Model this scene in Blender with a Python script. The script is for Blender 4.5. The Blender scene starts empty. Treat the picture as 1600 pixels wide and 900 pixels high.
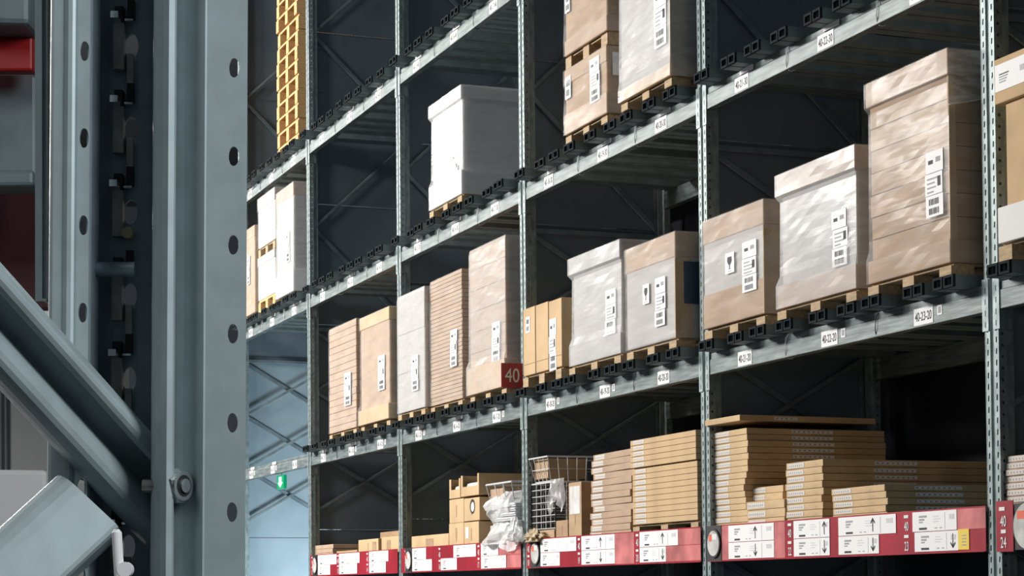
import bpy, math, random
from mathutils import Vector, Matrix
random.seed(7)
SC = bpy.context.scene
COL = SC.collection
# ------------------------------------------------------------------ camera
EYE = 1.65
F, YAW, PIT, ROLL, CY = 3200.0, 0.36466633, 0.03041293, -0.00830232, 826.49486
_c, _s = math.cos(ROLL), math.sin(ROLL)
FW = Vector((-math.cos(YAW)*math.cos(PIT), math.sin(YAW)*math.cos(PIT), math.sin(PIT)))
_rt = Vector((math.sin(YAW), math.cos(YAW), 0.0)); _up = _rt.cross(FW)
RT = _c*_rt + _s*_up; UP = -_s*_rt + _c*_up
cam = bpy.data.cameras.new('camera'); camo = bpy.data.objects.new('camera', cam); COL.objects.link(camo)
cam.sensor_width = 36.0; cam.lens = F/1600*36.0; cam.shift_x = 0; cam.shift_y = (CY-450)/1600
cam.clip_start = 0.05; cam.clip_end = 200
m = Matrix((RT, UP, -FW)).transposed().to_4x4(); m.translation = (0, 0, EYE)
camo.matrix_world = m; SC.camera = camo
# ------------------------------------------------------------------ view, world, lights
SC.view_settings.view_transform = 'Standard'; SC.view_settings.look = 'None'
SC.view_settings.exposure = 0.0; SC.view_settings.gamma = 1.0
SC.view_settings.use_curve_mapping = False
w = bpy.data.worlds.new('hall_air'); SC.world = w; w.use_nodes = True
bg = w.node_tree.nodes['Background']; bg.inputs[0].default_value = (0.62, 0.75, 0.88, 1); bg.inputs[1].default_value = 0.075

def area(name, loc, target, sx, sy, power, col=(1, 1, 1)):
    l = bpy.data.lights.new(name, 'AREA'); l.shape = 'RECTANGLE'; l.size = sx; l.size_y = sy
    l.energy = power; l.color = col
    o = bpy.data.objects.new(name, l); COL.objects.link(o); o.location = loc
    o.rotation_euler = (Vector(target)-Vector(loc)).to_track_quat('-Z', 'Y').to_euler()
    return o
for X, Y, pw in ((-12.5, -7.5, 560), (-18.0, -7.2, 1750), (-24.0, -5.5, 1500), (-30.0, -2.0, 900)):      # the hall's ceiling lights
    area('aisle_light', (X, Y, 8.4), (X+3.5, 5.0, 1.8), 3.6, 1.4, pw, (1.0, 0.965, 0.92))
area('cross_passage_light', (-19.3, 7.2, .9), (-21.5, 5.6, 1.2), 1.0, 1.2, 165, (0.80, 0.93, 1.0))
area('post_fill_light', (0.35, 1.15, 2.75), (-1.1, 0.15, 1.7), 0.7, 0.7, 35, (0.93, 0.98, 1.0))  # added fill to brighten the foreground post, no known fixture
area('left_edge_fill_light', (-0.5, -1.3, 3.3), (-2.4, 0.0, 1.7), 0.8, 0.8, 13, (0.95, 0.98, 1.0))  # added fill to brighten the boxes at the left edge

# ------------------------------------------------------------------ geometry of the rack
D0 = 5.10742          # front face of the long rack
DEP = 1.10            # depth of the rack
BAY = 2.8
X0 = -7.52445         # front upright number 0
def UX(i): return X0 - i*BAY
L10B, L10T = EYE+0.1576, EYE+0.3548
L20, L30, L40 = EYE+1.199, EYE+2.692, EYE+4.154     # undersides of the beams
BH = 0.12; CH = 0.055
HTOP = 8.6
YP = D0-0.10          # front of the channels and pallets

def ray(px, py): return FW + RT*((px-800)/F) + UP*((CY-py)/F)
def at(px, py, Y=D0):
    v = ray(px, py); v = v*(Y/v.y); return v.x, v.z+EYE
def atx(px, py, X):
    v = ray(px, py); v = v*(X/v.x); return v.y, v.z+EYE

# ------------------------------------------------------------------ materials
def mat(name, col, rough=0.6, metal=0.0, noise=0.0, scale=8.0, col2=None, stretch=(1, 1, 1), bump=0.0, bscale=None, detail=4.0, emit=None, spec=None):
    m = bpy.data.materials.new(name); m.use_nodes = True
    nt = m.node_tree; b = nt.nodes['Principled BSDF']
    b.inputs['Base Color'].default_value = (*col, 1); b.inputs['Roughness'].default_value = rough
    b.inputs['Metallic'].default_value = metal
    if spec is not None: b.inputs['Specular IOR Level'].default_value = spec
    if noise or bump or col2:
        tc = nt.nodes.new('ShaderNodeTexCoord'); mp = nt.nodes.new('ShaderNodeMapping')
        mp.inputs['Scale'].default_value = stretch; nt.links.new(tc.outputs['Object'], mp.inputs[0])
        n = nt.nodes.new('ShaderNodeTexNoise'); n.inputs['Scale'].default_value = scale; n.inputs['Detail'].default_value = detail
        nt.links.new(mp.outputs[0], n.inputs['Vector'])
        r = nt.nodes.new('ShaderNodeValToRGB')
        c2 = col2 if col2 else tuple(c*(1-noise) for c in col)
        c1 = col if col2 else tuple(min(1, c*(1+noise*.6)) for c in col)
        r.color_ramp.elements[0].position = .33; r.color_ramp.elements[1].position = .67
        r.color_ramp.elements[0].color = (*c2, 1); r.color_ramp.elements[1].color = (*c1, 1)
        nt.links.new(n.outputs['Fac'], r.inputs[0]); nt.links.new(r.outputs[0], b.inputs['Base Color'])
        if bump:
            n2 = nt.nodes.new('ShaderNodeTexNoise'); n2.inputs['Scale'].default_value = bscale or scale
            nt.links.new(mp.outputs[0], n2.inputs['Vector'])
            bp = nt.nodes.new('ShaderNodeBump'); bp.inputs['Strength'].default_value = bump; bp.inputs['Distance'].default_value = 0.01
            nt.links.new(n2.outputs['Fac'], bp.inputs['Height']); nt.links.new(bp.outputs[0], b.inputs['Normal'])
    if emit:
        b.inputs['Emission Color'].default_value = (*emit[0], 1); b.inputs['Emission Strength'].default_value = emit[1]
    return m
def film_mat(name, lo, hi, stretch, col=(0.86, 0.87, 0.88)):
    m = bpy.data.materials.new(name); m.use_nodes = True; nt = m.node_tree; nt.nodes.clear()
    out = nt.nodes.new('ShaderNodeOutputMaterial'); mix = nt.nodes.new('ShaderNodeMixShader')
    tr = nt.nodes.new('ShaderNodeBsdfTransparent'); b = nt.nodes.new('ShaderNodeBsdfPrincipled')
    b.inputs['Base Color'].default_value = (*col, 1); b.inputs['Roughness'].default_value = 0.22
    tc = nt.nodes.new('ShaderNodeTexCoord'); mp = nt.nodes.new('ShaderNodeMapping'); mp.inputs['Scale'].default_value = stretch
    n = nt.nodes.new('ShaderNodeTexNoise'); n.inputs['Scale'].default_value = 2.2; n.inputs['Detail'].default_value = 6
    n.inputs['Distortion'].default_value = 0.6
    r = nt.nodes.new('ShaderNodeMapRange'); r.inputs[1].default_value = .35; r.inputs[2].default_value = .72
    r.inputs[3].default_value = lo; r.inputs[4].default_value = hi
    bp = nt.nodes.new('ShaderNodeBump'); bp.inputs['Strength'].default_value = .14; bp.inputs['Distance'].default_value = .01
    L = nt.links.new
    L(tc.outputs['Object'], mp.inputs[0]); L(mp.outputs[0], n.inputs['Vector']); L(n.outputs['Fac'], r.inputs[0])
    L(n.outputs['Fac'], bp.inputs['Height']); L(bp.outputs[0], b.inputs['Normal'])
    L(r.outputs[0], mix.inputs[0]); L(tr.outputs[0], mix.inputs[1]); L(b.outputs[0], mix.inputs[2]); L(mix.outputs[0], out.inputs[0])
    return m
M = {}
M['galv'] = mat('galvanised_steel', (0.33, 0.40, 0.40), .48, .25, col2=(0.18, 0.235, 0.24), scale=28, stretch=(1, 1, .5), bump=.15, detail=6)
M['beam'] = mat('galvanised_beam_steel', (0.215, 0.265, 0.265), .50, .12, col2=(0.085, 0.11, 0.115), scale=5, stretch=(1, 3, 9), bump=.10, detail=9)
M['support'] = mat('dull_zinc_support', (0.20, 0.26, 0.265), .6, .1, col2=(0.12, 0.155, 0.165), scale=9, detail=6)
M['rim_shade'] = mat('rim_shade_black', (0.022, 0.028, 0.032), .9, spec=0.1)  # shade colour for the front rims of the support tubes
M['brace'] = mat('brace_steel', (0.22, 0.28, 0.32), .5, .4, col2=(0.14, 0.19, 0.22), scale=6)
M['panel'] = mat('slate_side_sheet', (0.155, 0.205, 0.245), .62, .10, col2=(0.120, 0.160, 0.195), scale=2.2)
M['lit_panel'] = mat('lit_slate_side_sheet', (0.30, 0.39, 0.44), .55, .1, col2=(0.24, 0.32, 0.37), scale=2.2)  # paler copy of the slate, with the passage light put into its colour
M['back'] = mat('rear_shade_black', (0.012, 0.014, 0.024), .8)  # near-black, stands in for the shade behind the rack
M['floor'] = mat('polished_concrete', (0.09, 0.095, 0.10), .45, noise=.3, scale=1.2, bump=.05)
M['ceil'] = mat('dark_ceiling_sheet', (0.10, 0.11, 0.12), .8, noise=.1)
M['wall'] = mat('grey_hall_wall', (0.14, 0.17, 0.20), .8, noise=.1)
M['card'] = mat('brown_carton', (0.46, 0.315, 0.185), .85, noise=.14, scale=5, bump=.08, stretch=(1, 1, 3))
M['card2'] = mat('golden_carton', (0.60, 0.42, 0.235), .85, noise=.12, scale=5, bump=.08)
M['cardp'] = mat('pinkish_carton', (0.47, 0.33, 0.225), .8, noise=.14, scale=4, stretch=(1, 1, 3), bump=.1)
M['cardd'] = mat('dull_brown_carton', (0.42, 0.275, 0.16), .8, noise=.18, scale=4, stretch=(1, 1, 4), bump=.1)
M['flat'] = mat('flat_pack_board', (0.60, 0.43, 0.245), .85, noise=.16, scale=6, stretch=(1, 1, 2))
M['flatp'] = mat('pale_flat_pack_board', (0.62, 0.49, 0.40), .8, noise=.2, scale=7)
M['edge'] = mat('carton_corner_board', (0.50, 0.36, 0.22), .8, noise=.1)
M['greyc'] = mat('pale_grey_carton', (0.47, 0.45, 0.43), .75, noise=.12, scale=4, stretch=(1, 1, 4), bump=.1)
M['whitec'] = mat('white_carton', (0.78, 0.77, 0.75), .7, noise=.05, scale=3)
M['greyw'] = mat('grey_carton_stack', (0.32, 0.33, 0.31), .8, noise=.15, scale=6)
M['wood'] = mat('pallet_wood', (0.47, 0.34, 0.20), .8, noise=.25, scale=10, stretch=(1, 6, 6))
M['wood2'] = mat('orange_pallet_wood', (0.72, 0.44, 0.19), .8, noise=.25, scale=10, stretch=(1, 6, 6))
M['paper'] = mat('label_paper', (0.86, 0.86, 0.86), .6)
M['print'] = mat('printed_sticker', (0.66, 0.62, 0.57), .7)
M['ink'] = mat('black_ink', (0.03, 0.03, 0.035), .7)
M['gink'] = mat('grey_ink', (0.34, 0.34, 0.36), .7)
M['faint'] = mat('faint_print', (0.62, 0.61, 0.64), .7)
M['red'] = mat('red_shelf_strip', (0.37, 0.022, 0.040), .35, noise=.25, scale=3)
M['pink'] = mat('faded_pink_film', (0.66, 0.22, 0.22), .3, noise=.35, scale=7)
M['dred'] = mat('dark_red_board', (0.045, 0.003, 0.006), .5)
M['rfg'] = mat('bright_red_strip', (0.30, 0.003, 0.006), .5, noise=.2, scale=10)
M['yellow'] = mat('yellow_label', (0.83, 0.60, 0.06), .5)
M['black'] = mat('black_rubber', (0.01, 0.01, 0.012), .6)
M['mirror'] = mat('grey_disc_face', (0.62, 0.62, 0.60), .3, .0, noise=.35, scale=9)
M['orange'] = mat('orange_mark', (0.75, 0.12, 0.05), .5)
M['white'] = mat('white_plastic', (0.80, 0.80, 0.80), .4)
M['wire'] = mat('white_wire', (0.72, 0.74, 0.75), .35)
M['greyp'] = mat('grey_wire', (0.30, 0.33, 0.35), .4, .4)
M['blue'] = mat('dark_blue_sheet', (0.03, 0.06, 0.10), .4)
M['hook'] = mat('warm_grey_hook', (0.34, 0.33, 0.30), .5, .2, noise=.3, scale=80)
M['kraft'] = mat('crumpled_kraft_paper', (0.50, 0.40, 0.26), .8, noise=.35, scale=14, bump=.9, bscale=18)
M['green'] = mat('green_sign', (0.0, 0.20, 0.09), .4, emit=((0.0, 0.55, 0.22), .35))
M['glow'] = mat('lit_arrow', (0.6, 1, 0.7), .4, emit=((0.5, 1.0, 0.65), 1.6))
M['steel_fg'] = mat('painted_grey_steel', (0.34, 0.415, 0.430), .45, .15, noise=.08, scale=60)
M['steel_in'] = mat('inner_grey_steel', (0.30, 0.37, 0.42), .5, .25, noise=.12, scale=50)
M['steel_far'] = mat('dull_grey_beam_steel', (0.13, 0.17, 0.185), .5, .1, noise=.3, scale=12)
M['bolt'] = mat('bright_zinc', (0.62, 0.66, 0.66), .22, .9, noise=.2, scale=60)
M['film'] = film_mat('stretch_film', .10, .24, (1.5, 1.5, 7))
M['film2'] = film_mat('milky_stretch_film', .30, .45, (1.5, 1.5, 7))
M['filmc'] = film_mat('clear_loose_film', .06, .75, (9, 3, 14))
M['bag'] = film_mat('clear_plastic_bag', .42, .95, (5, 5, 2), (0.95, 0.95, 0.95))

# ------------------------------------------------------------------ mesh builder
class MB:
    def __init__(s): s.v = []; s.f = []; s.mi = []
    def quad(s, *p, m=0):
        n = len(s.v); s.v += [tuple(q) for q in p]; s.f.append(tuple(range(n, n+len(p)))); s.mi.append(m); return s
    def box(s, a, b, m=0, sk=(0, 0)):
        x0, y0, z0 = a; x1, y1, z1 = b; n = len(s.v); sx, sy = sk
        s.v += [(x0, y0, z0), (x1, y0, z0), (x1, y1, z0), (x0, y1, z0), (x0+sx, y0+sy, z1), (x1+sx, y0+sy, z1), (x1+sx, y1+sy, z1), (x0+sx, y1+sy, z1)]
        for q in ((0, 3, 2, 1), (4, 5, 6, 7), (0, 1, 5, 4), (1, 2, 6, 5), (2, 3, 7, 6), (3, 0, 4, 7)):
            s.f.append(tuple(n+k for k in q)); s.mi.append(m)
        return s
    def tube(s, p, q, r, n=6, m=0, r2=None):
        p = Vector(p); q = Vector(q); d = (q-p).normalized(); a = d.orthogonal().normalized(); b = d.cross(a); k0 = len(s.v); r2 = r if r2 is None else r2
        for c, rr in ((p, r), (q, r2)):
            for k in range(n):
                t = 2*math.pi*k/n; s.v.append(tuple(c+a*rr*math.cos(t)+b*rr*math.sin(t)))
        for k in range(n):
            s.f.append((k0+k, k0+(k+1) % n, k0+n+(k+1) % n, k0+n+k)); s.mi.append(m)
        s.f.append(tuple(k0+n-1-k for k in range(n))); s.mi.append(m); s.f.append(tuple(k0+n+k for k in range(n))); s.mi.append(m)
        return s
    def path(s, pts, r, n=5, m=0):
        for a, b in zip(pts[:-1], pts[1:]): s.tube(a, b, r, n, m)
        return s
    def extrude(s, prof, A, B, e1, e2, m=0, caps=True):
        """closed profile [(a,b)] in axes e1,e2 swept from A to B"""
        A = Vector(A); B = Vector(B); e1 = Vector(e1); e2 = Vector(e2); n = len(prof); k0 = len(s.v)
        for C in (A, B):
            for a, b in prof: s.v.append(tuple(C+e1*a+e2*b))
        for k in range(n):
            s.f.append((k0+k, k0+(k+1) % n, k0+n+(k+1) % n, k0+n+k)); s.mi.append(m)
        if caps:
            s.f.append(tuple(k0+n-1-k for k in range(n))); s.mi.append(m); s.f.append(tuple(k0+n+k for k in range(n))); s.mi.append(m)
        return s
    def sheet(s, prof, z0, z1, t=0.003, m=0):
        """open plan profile [(x,y)] turned into a vertical sheet of thickness t"""
        P = [Vector((a, b)) for a, b in prof]; off = []
        for k in range(len(P)):
            d = (P[min(k+1, len(P)-1)]-P[max(k-1, 0)]).normalized(); off.append(P[k]+Vector((-d.y, d.x))*t)
        for k in range(len(P)-1):
            a, b, c, d = P[k], P[k+1], off[k+1], off[k]; n = len(s.v)
            s.v += [(q.x, q.y, z) for z in (z0, z1) for q in (a, b, c, d)]
            for q in ((0, 1, 5, 4), (1, 2, 6, 5), (2, 3, 7, 6), (3, 0, 4, 7), (3, 2, 1, 0), (4, 5, 6, 7)):
                s.f.append(tuple(n+j for j in q)); s.mi.append(m)
        return s
    def perf(s, O, e, width, z0, z1, pitch, phase, hw, hh, cu, nrm, t=0.003, shape='round', m=0, n=16):
        """vertical perforated strip: origin O, horizontal direction e, holes of half size hw,hh centred at cu"""
        O = Vector(O); e = Vector(e).normalized(); nrm = Vector(nrm).normalized(); z = z0
        k = math.ceil((z0-phase)/pitch); cs = []
        while phase+k*pitch < z1:
            cs.append(phase+k*pitch); k += 1
        zb = [z0]+[(a+b)/2 for a, b in zip(cs[:-1], cs[1:])]+[z1]
        for j, c in enumerate(cs):
            lo, hi = zb[j], zb[j+1]
            if c-hh < lo+1e-4 or c+hh > hi-1e-4: continue
            outer = []; inner = []
            for q in range(n):
                th = 2*math.pi*(q+.5)/n; dx, dz = math.cos(th), math.sin(th)
                if shape == 'round': inner.append((cu+hw*dx, c+hh*dz))
                else: inner.append((cu+hw*max(-1, min(1, dx*1.35))+(.25*hw*dz), c+hh*max(-1, min(1, dz*1.25))))
                ts = []
                if dx > 0: ts.append((width-cu)/dx)
                if dx < 0: ts.append(-cu/dx)
                if dz > 0: ts.append((hi-c)/dz)
                if dz < 0: ts.append((lo-c)/dz)
                tt = min(ts); outer.append((cu+dx*tt, c+dz*tt))
            corners = [(width, hi), (0, hi), (0, lo), (width, lo)]
            # snap the nearest outer points to the corners
            for cr in corners:
                b = min(range(n), key=lambda q: (outer[q][0]-cr[0])**2+(outer[q][1]-cr[1])**2); outer[b] = cr
            for d, sgn in ((0.0, 1), (t, -1)):
                k0 = len(s.v)
                for a, b in outer+inner:
                    p = O+e*a-nrm*d; s.v.append((p.x, p.y, b))
                for q in range(n):
                    fc = (k0+q, k0+(q+1) % n, k0+n+(q+1) % n, k0+n+q); s.f.append(fc if sgn > 0 else fc[::-1]); s.mi.append(m)
            ka = len(s.v)-4*n+n; kb = len(s.v)-n
            for q in range(n): s.f.append((ka+q, ka+(q+1) % n, kb+(q+1) % n, kb+q)); s.mi.append(m)
        return s
    def build(s, name, mats, parent=None, loc=(0, 0, 0), bevel=0, smooth=False):
        me = bpy.data.meshes.new(name); me.from_pydata(s.v, [], s.f); me.update()
        for q in (mats if isinstance(mats, (list, tuple)) else [mats]): me.materials.append(M[q] if isinstance(q, str) else q)
        for p, k in zip(me.polygons, s.mi): p.material_index = k; p.use_smooth = smooth
        o = bpy.data.objects.new(name, me); COL.objects.link(o); o.location = loc
        if parent: o.parent = parent
        if bevel:
            b = o.modifiers.new('soft_edge', 'BEVEL'); b.width = bevel; b.segments = 2; b.limit_method = 'ANGLE'
        return o
def tag(o, label, cat, group=None, kind=None):
    o['label'] = label; o['category'] = cat
    if group: o['group'] = group
    if kind: o['kind'] = kind
    return o
def empty(name, loc, label, cat, group=None, rz=0):
    o = bpy.data.objects.new(name, None); COL.objects.link(o); o.location = loc; o.rotation_euler.z = rz; o.empty_display_size = .1
    return tag(o, label, cat, group)
def struct(o): o['kind'] = 'structure'; return o
def dup(r, loc, label, group=None, rz=None):
    def cp(o, par):
        c = o.copy(); COL.objects.link(c)
        if par: c.parent = par
        for ch in o.children: cp(ch, c)
        return c
    c = cp(r, None); c.location = loc
    if rz is not None: c.rotation_euler.z = rz
    c['label'] = label
    if group: c['group'] = group
    return c
_txt = {}
def text_geo(s):
    if s not in _txt:
        cu = bpy.data.curves.new('t', 'FONT'); cu.body = s; cu.align_x = 'CENTER'; cu.align_y = 'CENTER'; cu.size = 1.0; cu.extrude = .004; cu.offset = .006
        o = bpy.data.objects.new('t', cu); COL.objects.link(o)
        dg = bpy.context.evaluated_depsgraph_get(); me = bpy.data.meshes.new_from_object(o.evaluated_get(dg))
        _txt[s] = ([tuple(v.co) for v in me.vertices], [tuple(p.vertices) for p in me.polygons])
        bpy.data.objects.remove(o); bpy.data.curves.remove(cu); bpy.data.meshes.remove(me)
    return _txt[s]
def add_text(mb, s, c, size, ex, ey, m=0, squeeze=1.0):
    """letters centred on c; ex = reading direction, ey = up"""
    v, f = text_geo(s); k0 = len(mb.v); c = Vector(c); ex = Vector(ex); ey = Vector(ey); en = ex.cross(ey)
    xs = [q[0] for q in v]; ys = [q[1] for q in v]; cx = (min(xs)+max(xs))/2; cyy = (min(ys)+max(ys))/2
    for a, b, d in v: mb.v.append(tuple(c+ex*(a-cx)*size*squeeze+ey*(b-cyy)*size+en*d*.1))
    for q in f: mb.f.append(tuple(k0+j for j in q)); mb.mi.append(m)
EX, EZ = (1, 0, 0), (0, 0, 1)
def ordinal(k):
    return ['first', 'second', 'third', 'fourth', 'fifth', 'sixth', 'seventh', 'eighth', 'ninth', 'tenth', 'eleventh', 'twelfth', 'thirteenth', 'fourteenth', 'fifteenth', 'sixteenth', 'seventeenth', 'eighteenth', 'nineteenth', 'twentieth'][k]

# ------------------------------------------------------------------ setting
struct(MB().box((-46, -9, -.1), (14, 12, 0)).build('floor', 'floor'))
struct(MB().box((-46, -9, 10.4), (14, 12, 10.5)).build('ceiling', 'ceil'))
struct(MB().box((-46.2, -9, 0), (-46, 12, 10.4)).build('wall_far', 'wall'))
struct(MB().box((-18.85, D0+DEP+.12, 0), (14, D0+DEP+.22, 10.4)).build('rear_shade_sheet', 'back'))  # added sheet that keeps the open space behind the bays dark
struct(MB().box((-46, 11.9, 0), (-18.85, 12, 10.4)).build('wall_right', 'wall'))
struct(MB().box((-46, -9.1, 0), (14, -9, 10.4)).build('wall_left', 'wall'))

# ------------------------------------------------------------------ upright frames
def upright_mesh():
    b = MB(); W2 = .05
    # front strips with slanted slots, centre groove, side walls with round holes, set-in rear part (front at y=0, rack at +y)
    for sx in (-1, 1):
        x0 = -W2 if sx < 0 else .014
        b.perf((x0, 0, 0), (1, 0, 0), .036, 0, HTOP, .05, .02, .0045, .013, .018, (0, -1, 0), shape='slot', n=12)
    b.sheet([(-.014, 0), (-.010, .009), (.010, .009), (.014, 0)], 0, HTOP, .002)
    b.perf((W2, 0, 0), (0, 1, 0), .042, 0, HTOP, .05, .045, .0075, .0075, .020, (1, 0, 0), n=12)
    b.sheet([(-W2, .0), (-W2, .042), (-.036, .050), (-.036, .085)], 0, HTOP, -.0025)
    b.sheet([(W2, .042), (.036, .050), (.036, .085), (.026, .085)], 0, HTOP, .0025)
    # soft round-over on the front edges
    b.box((-W2-.0012, -.0012, 0), (-W2+.002, .004, HTOP)); b.box((W2-.002, -.0012, 0), (W2+.0012, .004, HTOP))
    o = b.build('post', 'galv'); return o
FR_LAB = {0: 'nearest galvanised rack upright, slotted front post near the right edge',
          1: 'rack upright standing between the two cartons with glass marks, second from the right',
          2: 'rack upright carrying the small red square number sign, third from the right',
          3: 'rack upright behind the tall wrapped loads, fourth from the right',
          4: 'rack upright beside the orange pallet tower, where the red shelf strip ends',
          5: 'farthest rack upright, brightly lit blue sheet seen just right of the big grey post'}
umesh = None; frames = []
Yb = D0+DEP
zs_low = [0.35+0.565*k for k in range(0, 7)]
for i in range(6):
    t = empty('rack_upright', (UX(i), D0+DEP/2, 0), FR_LAB[i], 'rack frame', 'rack upright frames')
    def P(x, y, z): return (x, y-DEP/2, z)
    if umesh is None:
        u = upright_mesh(); umesh = u.data; u.parent = t; u.location = (0, -DEP/2, 0)
    else:
        u = bpy.data.objects.new('post', umesh); COL.objects.link(u); u.parent = t; u.location = (0, -DEP/2, 0)
    r = bpy.data.objects.new('post', umesh); COL.objects.link(r); r.parent = t; r.location = (0, DEP/2, 0); r.scale = (1, -1, 1)
    # horizontal strut then zigzag above, crossed braces below
    zst = EYE+2.50
    segs = []
    for k in range(6):
        za = zst-.57*(k+1)-.02; zb = zst-.57*k-.02
        if k == 3: continue
        segs.append(((.055, zb), (DEP-.055, za))); segs.append(((.055, za), (DEP-.055, zb)))
    z = zst+.03; up = True
    for k in range(5):
        nz = z+.93
        segs.append(((.055, nz-0.0), (DEP-.055, z)) if up else ((.055, z), (DEP-.055, nz))); up = not up; z = nz
    segs.append(((.055, zst), (DEP-.055, zst)))
    segs.append(((.055, .18), (DEP-.055, .18)))
    for k, ((ya, za), (yb, zb)) in enumerate(segs):
        A = Vector(P(0, ya, za)); B = Vector(P(0, yb, zb)); d = (B-A).normalized(); nn = Vector((1, 0, 0)).cross(d)
        rising = zb > za; h = .014 if rising else .019; xo = .006 if rising else -.016
        MB().extrude([(-h, xo-.006), (h, xo-.006), (h, xo+.006), (h-.004, xo+.010), (-h+.004, xo+.010), (-h, xo+.006)], A, B, nn, (1, 0, 0)).build('diagonal_brace' if abs(zb-za) > .1 else 'horizontal_strut', 'brace' if not rising else 'support', t)
    p = MB(); zj = [0, 2.25, 4.2, 5.35, 7.0, HTOP-.05]
    for a, b_ in zip(zj[:-1], zj[1:]):
        mi_ = 1 if (i == 5 and a < 4.0) else 0  # lower sheets of the far frame get the lit copy
        p.box(P(-.046, .05, a+.002), P(-.042, DEP-.05, b_-.004), mi_); p.box(P(-.042, .05, b_-.012), P(-.036, DEP-.05, b_-.004), mi_)
    p.build('side_sheet', ['panel', 'lit_panel'], t)
    for yy in (.04, DEP-.04): MB().box(P(-.07, yy-.06, 0), P(.07, yy+.06, .012)).build('foot_plate', 'galv', t)
    frames.append(t)

# ------------------------------------------------------------------ load beams with number labels
def code(n, lv): return '40-%02d-%d' % (n, lv)
LEVELS = {20: L20, 30: L30, 40: L40}
GAP = {20: 'lower', 30: 'middle', 40: 'top'}
BAYN = {-1: 'right of the nearest post', 0: 'between nearest and second posts', 1: 'between second and third posts', 2: 'between third and fourth posts', 3: 'between fourth and fifth posts', 4: 'left of the fifth post'}
def beam(bay, lv, rear=False):
    xl, xr = UX(bay+1)+.052, UX(bay)-.052; zb = LEVELS[lv]; xm = (xl+xr)/2; L = (xr-xl)/2
    far_bright = (bay == 4 and lv == 20)
    t = empty('load_beam', (xm, D0 if not rear else D0+DEP, zb), ('%s galvanised %s beam, %s' % ('dim rear' if rear else 'front', GAP[lv], BAYN[bay])), 'rack beam', 'rear rack beams' if rear else 'front rack beams')
    s = -1 if rear else 1
    prof = [(0, 0), (0, .082), (.006, .086), (.006, BH), (.050, BH), (.050, 0)]
    b = MB().extrude([(a*s, z) for a, z in prof], (-L, 0, 0), (L, 0, 0), (0, 1, 0), (0, 0, 1))
    b.build('beam_bar', 'beam', t, bevel=.003)
    if rear: return t
    for e in (-1, 1):
        c = MB(); xx = e*(L+.052)
        xin = xx-e*.052
        # hooked end plate: lies on the post's face and its flank
        c.box((min(xin-e*.012, xin+e*.034), -.005, -.085), (max(xin-e*.012, xin+e*.034), -.0005, BH+.022))
        c.box((min(xin, xin-e*.004), -.004, -.085), (max(xin, xin-e*.004), .062, BH+.022))
        for k in range(4): c.box((xin+e*.012-.003, -.0056, -.07+k*.05), (xin+e*.012+.003, -.005, -.045+k*.05), m=1)
        c.build('beam_connector', ['galv', 'black'], t)
    n0 = {4: 9, 3: 12, 2: 15, 1: 18, 0: 21, -1: 24}[bay]
    for k, fr in enumerate((.825, .50, .193)):
        X = X0-(bay+fr)*BAY-xm
        if bay == -1 and k > 0: continue
        lab = MB().box((X-.080, -.0022, .008), (X+.080, -.0004, .086)).build('number_label', 'paper', t)
        tx = MB(); add_text(tx, code(n0+k, lv), (X, -.0026, .047), .058, EX, EZ, 0, .66); tx.build('lettering', 'ink', lab)
        if (k+bay) % 3 != 0 and lv == 20:
            MB().box((X+.115, -.002, .035), (X+.155, -.0004, .080), 0).box((X+.123, -.0026, .043), (X+.147, -.002, .072), 1).build('small_label', ['paper', 'gink'], t)
        if lv > 20 or bay >= 2:
            random.seed(bay*10+k+lv)
            if random.random() < .8: MB().box((X-.02, -.0025, .094), (X+.13, .004, .121)).build('top_tag', 'paper', t)
    # cable loops tied round the beam
    for k, fr in enumerate((.66, .34)):
        if (bay, lv) in ((4, 20),): continue
        X = X0-(bay+fr)*BAY-xm+(.05 if lv == 30 else 0); r = MB()
        pts = [(X+.012*math.sin(a*.9), .022-.031*math.cos(a), .06+.068*math.sin(a)) for a in [2*math.pi*q/14-1.2 for q in range(15)]]
        pts = [(a, max(-.007, min(.056, b*1.25)), max(-.006, min(.127, c))) for a, b, c in pts]
        r.path(pts, .0028 if lv == 30 else .0022, 5)
        r.build('cable_loop', 'wire' if (lv == 20 and bay == 0 and k == 0) or (lv == 30) else 'black', t)
    return t
for bay in range(-1, 5):
    for lv in (20, 30, 40):
        if lv == 40 and bay < 2: continue
        if bay == -1 and lv == 30: continue
        beam(bay, lv)
for bay in range(-1, 5):
    for lv in (20, 30):
        if bay == 4 and lv == 20: continue
        beam(bay, lv, True)
for bay in (2, 3, 4): beam(bay, 40, True)

# ------------------------------------------------------------------ pallet support channels
FRS = [.957, .829, .734, .643, .516, .417, .327, .201, .102]
sup = None
def support_mesh():
    b = MB(); w_, t_ = .075, .0028; L = DEP+.12
    for x in (0, w_+.012):
        b.box((x, 0, 0), (x+w_, L, t_)); b.box((x, 0, CH-t_), (x+w_, L, CH))
        b.box((x, 0, t_), (x+t_, L, CH-t_)); b.box((x+w_-t_, 0, t_), (x+w_, L, CH-t_))
        e = .0012; c_ = .011
        for q in (((x-e, -.002, -.0), (x+w_+e, .012, c_)), ((x-e, -.002, CH-c_), (x+w_+e, .012, CH+e*.3)), ((x-e, -.002, c_), (x+c_, .012, CH-c_)), ((x+w_-c_, -.002, c_), (x+w_+e, .012, CH-c_))): b.box(*q, m=1)  # black rings added to darken the tube rims as if in shade
    b.box((w_, .02, CH-.02), (w_+.012, L, CH-.012))
    return b.build('pallet_support', ['support', 'rim_shade'])
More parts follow.
